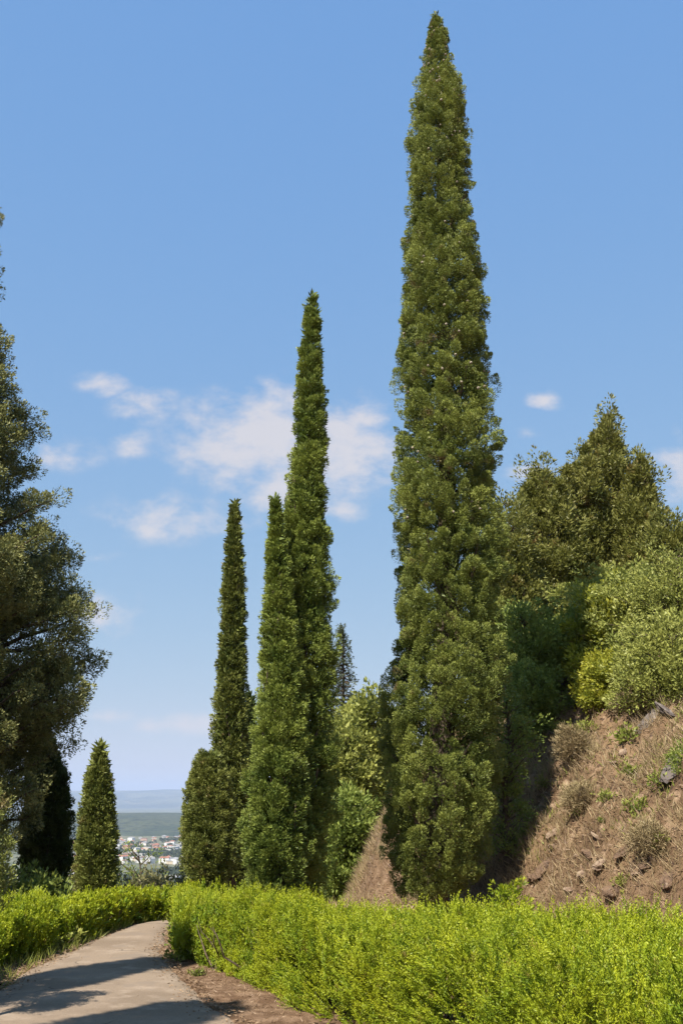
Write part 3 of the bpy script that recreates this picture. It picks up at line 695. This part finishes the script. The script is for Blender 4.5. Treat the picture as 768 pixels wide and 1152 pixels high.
blades('verge_straw', 'straw', 40000, (-7, -1, 4, 16), .08, .007, 1.0, 'dry straw and litter along the left edge of the path', vg2, flat=.4)
def farslope(x, y): return (hill_d(x, y) < .2) & (y > 16) & (x > -8) & (x < 3)
blades('slope_grass', 'straw', 60000, (-8, 3, 16, 34), .14, .014, .8, 'dry grass on the falling ground beyond the path', farslope)

# individual weeds on the slope and verge
def weed(px, py, size, label, mat='grass', z0=None, dist=None):
    # walk down the view ray until it meets the ground
    for Yd in np.arange(5, 30, .05):
        q = P(px, py, Yd)
        if q[2] < height(q[0], q[1]): break
    root = thing('weed', label, 'plant', (q[0], q[1], float(height(q[0], q[1]))), 'small green plants on the slope and verge')
    n = 16; C = np.tile(q, (n, 1)); C[:, 2] = height(q[0], q[1]) - .01
    C[:, :2] += rng.normal(size=(n, 2)) * size * .25
    D = nrm(np.stack([rng.normal(size=n) * .7, rng.normal(size=n) * .7, np.ones(n)], -1))
    lv = tufts(C, D, size * (.6 + .7 * rng.random(n)), size * .3, 14, size * .28, size * .14, spread=1.4)
    build_leaves('leaves', M[mat], root, *lv)
    V, Fc = tube_mesh([(bent(q * [1, 1, 0] + [0, 0, C[i][2]], C[i] + D[i] * size * .8, 4, .1), [.004, .003, .002, .001]) for i in range(n)], 4)
    mesh_np('stems', V, Fc, M['twig'], root)
for w_ in [
    (682, 905, .14, 'round green weed in the middle of the bare slope'),
    (718, 915, .18, 'wide green weed right of the middle of the slope'),
    (650, 922, .10, 'tiny green tuft left of the middle of the slope'),
    (742, 955, .14, 'green weed low on the slope near the right edge'),
    (610, 886, .14, 'green plant on the edge of the cypress shadow'),
    (706, 838, .20, 'yellow green plant left of the dark rock'),
    (714, 873, .18, 'green plant below the dark rock'),
    (655, 830, .24, 'yellow plant just below the slope crest'),
    (628, 832, .20, 'pale green plant high on the slope above the shadow'),
    (745, 888, .18, 'green plant right of centre near the hollow'),
    (676, 930, 0.074, 'small weed just above the pale stones'),
    (700, 1000, .12, 'weed at the slope foot behind the hedge')]:
    weed(*w_)
weed(196, 1082, .12, 'small bright weed at the path edge by the hedge end', 'grass')
weed(222, 1098, .09, 'small low weed on the brown verge', 'grass')
weed(68, 1068, .22, 'tall pale grass clump between the two left hedges', 'grass')

# stones
M['brownstone'] = rough_mat('brown_stone', [((.17, .11, .07),), ((.10, .065, .045), .42, .6, 9), ((.27, .20, .14), .6, .7, 20)], 16, .9, dist=.04)
def stone(px, py, size, label, mat='stone', squash=.6):
    for Yd in np.arange(5, 30, .04):
        q = P(px, py, Yd)
        if q[2] < height(q[0], q[1]): break
    bm = bmesh.new(); bmesh.ops.create_icosphere(bm, subdivisions=4, radius=1)
    sd = rng.random() * 50; ang = rng.random() * 3
    A_ = np.array([v.co[:] for v in bm.verts])
    for _ in range(9):  # chip flat facets
        nn = rdir(1)[0]; dd = .62 + .25 * rng.random(); s_ = A_ @ nn; A_ -= nn * np.maximum(s_ - dd, 0)[:, None]
    A_ *= (1 + .16 * fbm(A_[:, 0] * 3 + sd, A_[:, 1] * 3, A_[:, 2] * 3, 3))[:, None]
    A_ *= np.array([.8 + .7 * rng.random(), .5 + .5 * rng.random(), squash * (.45 + .6 * rng.random())]) * size
    ca, sa = math.cos(ang), math.sin(ang)
    A_ = np.stack([A_[:, 0] * ca - A_[:, 1] * sa, A_[:, 0] * sa + A_[:, 1] * ca, A_[:, 2] + (rng.random() * 1.2 - .3) * A_[:, 0]], -1)
    for v, a in zip(bm.verts, A_): v.co = a
    me_ = bpy.data.meshes.new('stone'); bm.to_mesh(me_); bm.free(); me_.materials.append(M[mat])
    o_ = bpy.data.objects.new('stone', me_); COL.objects.link(o_)
    o_.location = (q[0], q[1], float(height(q[0], q[1])) - size * squash * .12)
    tag(o_, label, 'stone', 'stones lying in the slope')
for s_ in [
    (624, 938, 0.105, 'pale stone just right of the cypress shadow'), (622, 955, 0.093, 'pale flat stone below another at the shadow edge'),
    (672, 943, 0.081, 'whitest stone in the middle of the lower slope'), (656, 987, 0.093, 'tan stone near the slope foot left of centre'),
    (676, 975, 0.112, 'tan stone near the slope foot below the whitest stone'), (640, 1000, 0.087, 'pale stone just above the hedge beside the shadow'),
    (592, 948, 0.062, 'stone lying inside the cypress shadow'), (715, 985, 0.081, 'small tan stone low on the right of the slope'),
    (700, 850, 0.062, 'small stone left of the dark rock'), (690, 862, 0.050, 'tiny pale stone below the slope crest'),
    (648, 968, 0.062, 'little tan stone above the slope foot'), (738, 930, 0.056, 'little stone by the green weed near the right edge'),
    (510, 988, 0.099, 'stone behind the tall cypress trunk'), (548, 975, 0.074, 'stone in shade right of the tall cypress trunk')]:
    stone(*s_)
for s_ in [(660, 905, .10, 'angular brown stone in the middle of the bare slope'), (705, 955, .12, 'brown stone low on the slope between two green weeds'), (635, 905, .12, 'brown stone right of the cypress shadow at mid height'),
    (690, 1005, .14, 'broad brown stone at the slope foot below the weeds'), (750, 990, .15, 'brown stone at the slope foot by the right edge'), (727, 975, .10, 'flat brown stone near the right end of the slope foot'),
    (612, 975, .14, 'brown stone at the shadow edge near the hedge'), (662, 965, .09, 'small angular stone below the whitest stone'), (600, 990, .10, 'dark shaded stone just above the hedge sprig')]:
    stone(*s_, mat='brownstone')
stone(730, 812, .20, 'dark cracked rock sticking out of the slope', 'darkstone', .8)
stone(752, 805, .13, 'grey rock beside the dark cracked rock', 'darkstone', .7)
stone(757, 862, .2, 'dark rock in the hollow at the right edge', 'darkstone', .7)
# stake
for Yd in np.arange(5, 30, .05):
    q = P(617, 782, Yd)
    if q[2] < height(q[0], q[1]): break
hgt = 20 / F * q[1]
V, Fc = tube_mesh([(np.array([[q[0], q[1], q[2] - .1], [q[0], q[1], q[2] + hgt * .5], [q[0] + .01, q[1], q[2] + hgt]]), [.018, .018, .018])], 8)
st = mesh_np('stake', V - q, Fc, M['steel']); st.location = q
tag(st, 'thin grey metal stake standing at the slope crest below the hill trees', 'stake')

# ------------------------------------------------------------------ trees out of frame that shade the path
SUN_AZ = R(57)   # how far behind the left-right line the sun stands
SUN_EL = R(53)
sd = np.array([-math.cos(SUN_AZ) * math.cos(SUN_EL), -math.sin(SUN_AZ) * math.cos(SUN_EL), math.sin(SUN_EL)])
def caster(gp, tz, R0, label):
    """cypress whose tip shades the ground point gp"""
    q = np.array([gp[0], gp[1], 0.]) + sd * (tz / sd[2])
    Yd = q[1]; zg = float(height(q[0], Yd))
    root = thing('cypress', label, 'cypress', (q[0], Yd, zg), 'cypresses beside the path out of frame')
    n = 1100; t = rng.random(n) ** 1.3; z = zg + .4 + (tz - zg - .4) * t; th = rng.random(n) * 6.28
    rad = R0 * (1 - t) ** .75 * (.7 + .3 * rng.random(n))
    C = np.stack([q[0] + rad * np.cos(th), Yd + rad * np.sin(th), z - .1], -1)
    D = nrm(np.stack([np.cos(th) * .5, np.sin(th) * .5, np.ones(n)], -1))
    lv = tufts(C, D, .4, .14, 24, .11, .04)
    build_leaves('crown', M['cyp'], root, *lv)
    V, Fc = tube_mesh([(bent([q[0], Yd, zg - .1], [q[0], Yd, tz * .9], 5, 0), [.15, .12, .09, .06, .02])]); mesh_np('trunk', V, Fc, M['bark'], root)
caster(G(196, 1082), 7.5, .6, 'cypress left of the path, outside the photo, whose tip shades the path bend')
caster(G(236, 1134), 7.0, .75, 'cypress left of the path, outside the photo, nearer the viewer')

# ------------------------------------------------------------------ distant country
def ridge(name, y0, y1, x0, x1, topf, zb, mat, nx_=500, ny_=60):
    xs = np.linspace(x0, x1, nx_); ts_ = np.linspace(0, 1, ny_)
    X_, T = np.meshgrid(xs, ts_); Y_ = y0 + (y1 - y0) * T
    rise = np.sin(np.pi * np.clip(T * .5 / .62, 0, 1) ) ** 1.0
    Zr = zb - 8 + (topf(X_) - zb + 8) * rise - (topf(X_) - zb) * .42 * np.abs(fbm(X_ / ((y1 - y0) * .16), Y_ / ((y1 - y0) * .22), 3, 4)) * np.clip(rise * (1 - rise) * 3.2, 0, 1)
    I = np.arange(nx_ * ny_).reshape(ny_, nx_)
    q_ = np.stack([I[:-1, :-1], I[:-1, 1:], I[1:, 1:], I[1:, :-1]], -1).reshape(-1, 4)
    o_ = mesh_np(name, np.stack([X_, Y_, Zr], -1).reshape(-1, 3), q_, mat, smooth=True)
    return tag(o_, kind='structure')
M['forest'] = rough_mat('forest', [((.035, .05, .02),), ((.060, .07, .03), .42, .58, .006), ((.015, .022, .010), .48, .62, .03), ((.20, .17, .11), .68, .73, .01)], .05, 1, .02, dist=15)
M['mountain'] = rough_mat('mountain', [((.05, .065, .035),), ((.14, .14, .08), .42, .58, .0009), ((.24, .2, .14), .58, .68, .0016)], .01, 1, .002, dist=260)
def px_to_z(py, Yd): return float(P(140, py, Yd)[2])
z1 = px_to_z(916, 5200)
ridge('wooded_ridge', 3500, 6200, -3600, 1800, lambda x: z1 + 2 + 8 * fbm(x / 900, 0, 1, 3) , -120, M['forest'])
zm = px_to_z(889, 21000)
ridge('far_mountains', 15500, 24500, -14000, 9000, lambda x: zm - 5 + 80 * fbm(x / 3400, 0, 4, 4) + (x + 4000) * .014, -120, M['mountain'], 700, 80)

# town
tri = {}
def house_mesh(w, d, h, rh, wallc, roofc, nm):
    bm = bmesh.new()
    v = [bm.verts.new(c) for c in [(-w, -d, 0), (w, -d, 0), (w, d, 0), (-w, d, 0), (-w, -d, h), (w, -d, h), (w, d, h), (-w, d, h)]]
    for f in ((0, 1, 5, 4), (1, 2, 6, 5), (2, 3, 7, 6), (3, 0, 4, 7)): bm.faces.new([v[i] for i in f]).material_index = 0
    e = .4
    r = [bm.verts.new(c) for c in [(-w - e, -d - e, h - .1), (w + e, -d - e, h - .1), (w + e, d + e, h - .1), (-w - e, d + e, h - .1), (-w * .75, 0, h + rh), (w * .75, 0, h + rh)]]
    for f in ((0, 1, 5, 4), (1, 2, 5), (2, 3, 4, 5), (3, 0, 4), (0, 3, 2, 1)): bm.faces.new([r[i] for i in f]).material_index = 1
    # windows: small dark recess plates set proud
    for s in (-1, 1):
        for zz_ in np.arange(1.4, h - 1.2, 3.0):
            for xx in np.arange(-w + 2, w - 1, 3.2):
                q = [bm.verts.new(c) for c in [(xx - .5, s * (d + .03), zz_), (xx + .5, s * (d + .03), zz_), (xx + .5, s * (d + .03), zz_ + 1.3), (xx - .5, s * (d + .03), zz_ + 1.3)]]
                bm.faces.new(q).material_index = 2
    me_ = bpy.data.meshes.new(nm); bm.to_mesh(me_); bm.free()
    for mm in (wallc, roofc, M['window']): me_.materials.append(mm)
    return me_
M['window'] = rough_mat('window', [((.05, .06, .07),)], 1, 0, rough=.3)
wall = {'white': (.72, .70, .66), 'cream': (.62, .52, .38), 'pink': (.55, .36, .28), 'grey': (.38, .37, .36)}
roof = {'red': (.30, .13, .08), 'grey': (.26, .26, .27), 'pale': (.55, .52, .48), 'brown': (.19, .12, .09)}
for k_, c_ in wall.items(): M['w' + k_] = rough_mat('plaster_' + k_, [(c_,), (tuple(a * .85 for a in c_), .4, .7, .3)], 1, 0)
for k_, c_ in roof.items(): M['r' + k_] = rough_mat('roofing_' + k_, [(c_,), (tuple(a * .7 for a in c_), .4, .7, .5)], 1, 0)
protos = []
for wk in wall:
    for rk in roof:
        for big in (0, 1):
            w, d, h = ((5, 4.2, 5.5), (9, 6, 9.5))[big]
            protos.append((wk, rk, big, house_mesh(w, d, h, 2.2 if rk != 'pale' else .4, M['w' + wk], M['r' + rk], 'house')))
rn = {'red': 'red tiled roof', 'grey': 'grey roof', 'pale': 'flat pale roof', 'brown': 'brown roof'}
wn = {'white': 'white', 'cream': 'cream', 'pink': 'pinkish', 'grey': 'grey'}
cnt = 0
while cnt < 290:
    px = rng.uniform(72, 212); py = rng.uniform(943, 992) if rng.random() < .85 else rng.uniform(925, 943)
    q = G(px, py, -118)
    if fbm(q[0] / 160, q[1] / 220, 8, 2) < -.35: continue
    if py < 943: 
        if not (145 < px < 190 and rng.random() < .3): continue
    if q[1] > 3480: q = q * 1.0; q[1] = 3480 - rng.random() * 300
    wk, rk, big, me_ = protos[rng.integers(len(protos))] if rng.random() < .55 else protos[rng.choice([0, 1, 4, 5, 2, 3, 8, 10])]
    o_ = bpy.data.objects.new('house', me_); COL.objects.link(o_)
    o_.location = (q[0], q[1], float(height(q[0], q[1])) - .3); o_.rotation_euler.z = rng.normal() * .5 + rng.choice([0, 1.57])
    s_ = .65 + .5 * rng.random(); o_.scale = (s_, s_, s_)
    tag(o_, '%s %s house with %s in the distant town' % ('larger' if big else 'small', wn[wk], rn[rk]), 'house', 'houses of the distant town')
    cnt += 1
# warehouse
me_ = house_mesh(26, 9, 8, .8, M['wwhite'], M['rpale'], 'warehouse'); q = G(88, 984, -118)
o_ = bpy.data.objects.new('warehouse', me_); COL.objects.link(o_); o_.location = (q[0], q[1], float(height(q[0], q[1])) - .3)
tag(o_, 'long low white building at the left of the distant town', 'warehouse')
# town trees: a mass
n = 3200
px = rng.uniform(60, 225, n); u = rng.random(n); py = 935 + 75 * u
Cq = np.array([G(a, b_, -118) for a, b_ in zip(px, py)]); Cq[:, 1] = np.minimum(Cq[:, 1], 3500 - 200 * rng.random(n))
keep = fbm(Cq[:, 0] / 120, Cq[:, 1] / 170, 2, 2) > -.15; Cq = Cq[keep]; n = len(Cq)
Cq[:, 2] = height(Cq[:, 0], Cq[:, 1])
per = 26; i = np.repeat(np.arange(n), per); rr_ = (3.0 + 3.5 * rng.random(n))[i]
dd = rdir(n * per); dd[:, 2] = np.abs(dd[:, 2])
pos = Cq[i] + dd * rr_[:, None] * [1, 1, 1.3]
lv = (pos - dd * 1.0, nrm(dd + .8 * rng.normal(size=dd.shape)), rr_ * .9, rr_ * .7, (.6 * rng.random(n)[i] + .4 * rng.random(n * per)), rng.random(n * per) * .3)
M['farwood'] = foliage('far_tree_leaf', (.035, .05, .02), (.07, .09, .035), (.12, .13, .05), nscale=.01)
wd = build_leaves('town_trees', M['farwood'], None, *lv); tag(wd, 'dark green trees growing between the distant houses', 'trees', kind='stuff')

# ------------------------------------------------------------------ haze
bm = bmesh.new(); bmesh.ops.create_cube(bm, size=1)
for v in bm.verts:
    v.co.x = -29000 if v.co.x < 0 else 29000; v.co.y = -2800 if v.co.y < 0 else 29000; v.co.z = -140 if v.co.z < 0 else 420
me_ = bpy.data.meshes.new('haze'); bm.to_mesh(me_); bm.free()
m, nt, N, L = newmat('haze')
pv = N.new('ShaderNodeVolumePrincipled'); pv.inputs['Color'].default_value = (.60, .74, 1, 1); pv.inputs['Density'].default_value = 6.2e-5
pv.inputs['Anisotropy'].default_value = .0
o = N.new('ShaderNodeOutputMaterial'); L.new(pv.outputs[0], o.inputs['Volume'])
me_.materials.append(m); hz = bpy.data.objects.new('haze', me_); COL.objects.link(hz); tag(hz, kind='stuff')

# ------------------------------------------------------------------ light
sun = bpy.data.lights.new('sun', 'SUN'); sun.energy = 5.0; sun.angle = R(.53); sun.color = (1, .93, .82)
so = bpy.data.objects.new('sun', sun); COL.objects.link(so)
so.rotation_euler = Vector(-sd).to_track_quat('-Z', 'Y').to_euler(); so.location = (-10, -10, 20)
W = bpy.data.worlds.new('World'); S.world = W; W.use_nodes = True
nt = W.node_tree; N = nt.nodes; L = nt.links; N.clear()
sky = N.new('ShaderNodeTexSky'); sky.sky_type = 'NISHITA'; sky.sun_disc = False
sky.sun_elevation = SUN_EL
sky.sun_rotation = math.atan2(sd[0], sd[1])
sky.altitude = 300; sky.air_density = 1.0; sky.dust_density = .3; sky.ozone_density = 1.5
bg = N.new('ShaderNodeBackground'); bg.inputs['Strength'].default_value = .10
tc = N.new('ShaderNodeTexCoord'); sx = N.new('ShaderNodeSeparateXYZ'); L.new(tc.outputs['Generated'], sx.inputs[0])
def mth(op, a, b_=None, clamp=False):
    n = N.new('ShaderNodeMath'); n.operation = op; n.use_clamp = clamp
    for s_, v in zip(n.inputs, (a, b_)):
        if v is None: continue
        if isinstance(v, (int, float)): s_.default_value = float(v)
        else: L.new(v, s_)
    return n.outputs[0]
ysafe = mth('MAXIMUM', sx.outputs['Y'], .02)
a_ = mth('DIVIDE', sx.outputs['X'], ysafe); b2_ = mth('DIVIDE', sx.outputs['Z'], ysafe)
cmb = N.new('ShaderNodeCombineXYZ'); L.new(a_, cmb.inputs[0]); L.new(b2_, cmb.inputs[1])
def wn_(scale, sy=1.0, det=10):
    mp = N.new('ShaderNodeMapping'); mp.inputs['Scale'].default_value = (scale, scale * sy, 1); L.new(cmb.outputs[0], mp.inputs[0])
    t = N.new('ShaderNodeTexNoise'); t.inputs['Scale'].default_value = 1; t.inputs['Detail'].default_value = det; t.inputs['Roughness'].default_value = .6
    L.new(mp.outputs[0], t.inputs['Vector']); return t.outputs['Fac']
clouds = [(118, 432, 34, 14, .8), (163, 455, 38, 22, .75), (75, 512, 42, 20, .65), (148, 500, 26, 22, .5), (290, 495, 95, 62, 1.0), (390, 505, 65, 55, 1.0), (330, 548, 75, 40, .9), (245, 465, 50, 25, .6),
          (415, 475, 35, 22, .8), (190, 582, 85, 28, .66), (612, 450, 24, 11, .95), (600, 532, 30, 12, .55), (765, 525, 45, 38, .8), (385, 575, 30, 16, .6),
          (118, 690, 46, 26, .55), (210, 815, 55, 14, .75), (118, 806, 34, 9, .7), (110, 628, 30, 9, .4), (595, 488, 18, 7, .35), (300, 430, 30, 14, .4)]
acc = None
for (px, py, rx, ry, st) in clouds:
    c0 = P(px, py, 1.0); c0[2] -= EYE; c1 = P(px + rx, py, 1.0); c2 = P(px, py - ry, 1.0); c2[2] -= EYE
    ra = c1[0] - c0[0]; rb = c2[2] - c0[2]
    u_ = mth('DIVIDE', mth('SUBTRACT', a_, float(c0[0])), float(ra)); v_ = mth('DIVIDE', mth('SUBTRACT', b2_, float(c0[2])), float(rb))
    d_ = mth('SQRT', mth('ADD', mth('MULTIPLY', u_, u_), mth('MULTIPLY', v_, v_)))
    g_ = mth('MULTIPLY', mth('SUBTRACT', 1.35, d_), st)
    acc = g_ if acc is None else mth('MAXIMUM', acc, g_)
acc = mth('MAXIMUM', acc, 0.0)
nz = mth('ADD', mth('MULTIPLY', mth('SUBTRACT', wn_(22, 1.5), .5), 2.6), mth('MULTIPLY', mth('SUBTRACT', wn_(8, 1.3, 3), .5), 1.4))
den = mth('ADD', acc, nz)
mr = N.new('ShaderNodeMapRange'); mr.interpolation_type = 'SMOOTHSTEP'; L.new(den, mr.inputs['Value'])
mr.inputs['From Min'].default_value = .05; mr.inputs['From Max'].default_value = 1.25; mr.inputs['To Max'].default_value = .86
gate = mth('MULTIPLY', mth('MULTIPLY', mr.outputs[0], mth('GREATER_THAN', sx.outputs['Y'], .05)), mth('MINIMUM', mth('MULTIPLY', acc, 2.5), 1.0))
mx = N.new('ShaderNodeMix'); mx.data_type = 'RGBA'; L.new(gate, mx.inputs[0]); 
ss = N.new('ShaderNodeSeparateColor'); sc_ = N.new('ShaderNodeCombineColor'); L.new(sky.outputs[0], ss.inputs[0])
for ch, (k_, g_) in enumerate(((.98, .60), (1.62, .35), (3.35, .06))):   # sky colour regraded per channel: flatter gradient
    L.new(mth('MULTIPLY', mth('POWER', ss.outputs[ch], g_), k_), sc_.inputs[ch])
L.new(sc_.outputs[0], mx.inputs[6]); mx.inputs[7].default_value = (3.75, 3.6, 3.75, 1)
L.new(mx.outputs[2], bg.inputs['Color'])
o = N.new('ShaderNodeOutputWorld'); L.new(bg.outputs[0], o.inputs['Surface'])

S.render.engine = 'CYCLES'
S.cycles.max_bounces = 8; S.cycles.diffuse_bounces = 3; S.cycles.glossy_bounces = 2; S.cycles.transmission_bounces = 4; S.cycles.volume_bounces = 0
S.view_settings.view_transform = 'Standard'; S.view_settings.look = 'None'; S.view_settings.gamma = 1
S.view_settings.exposure = 1.0
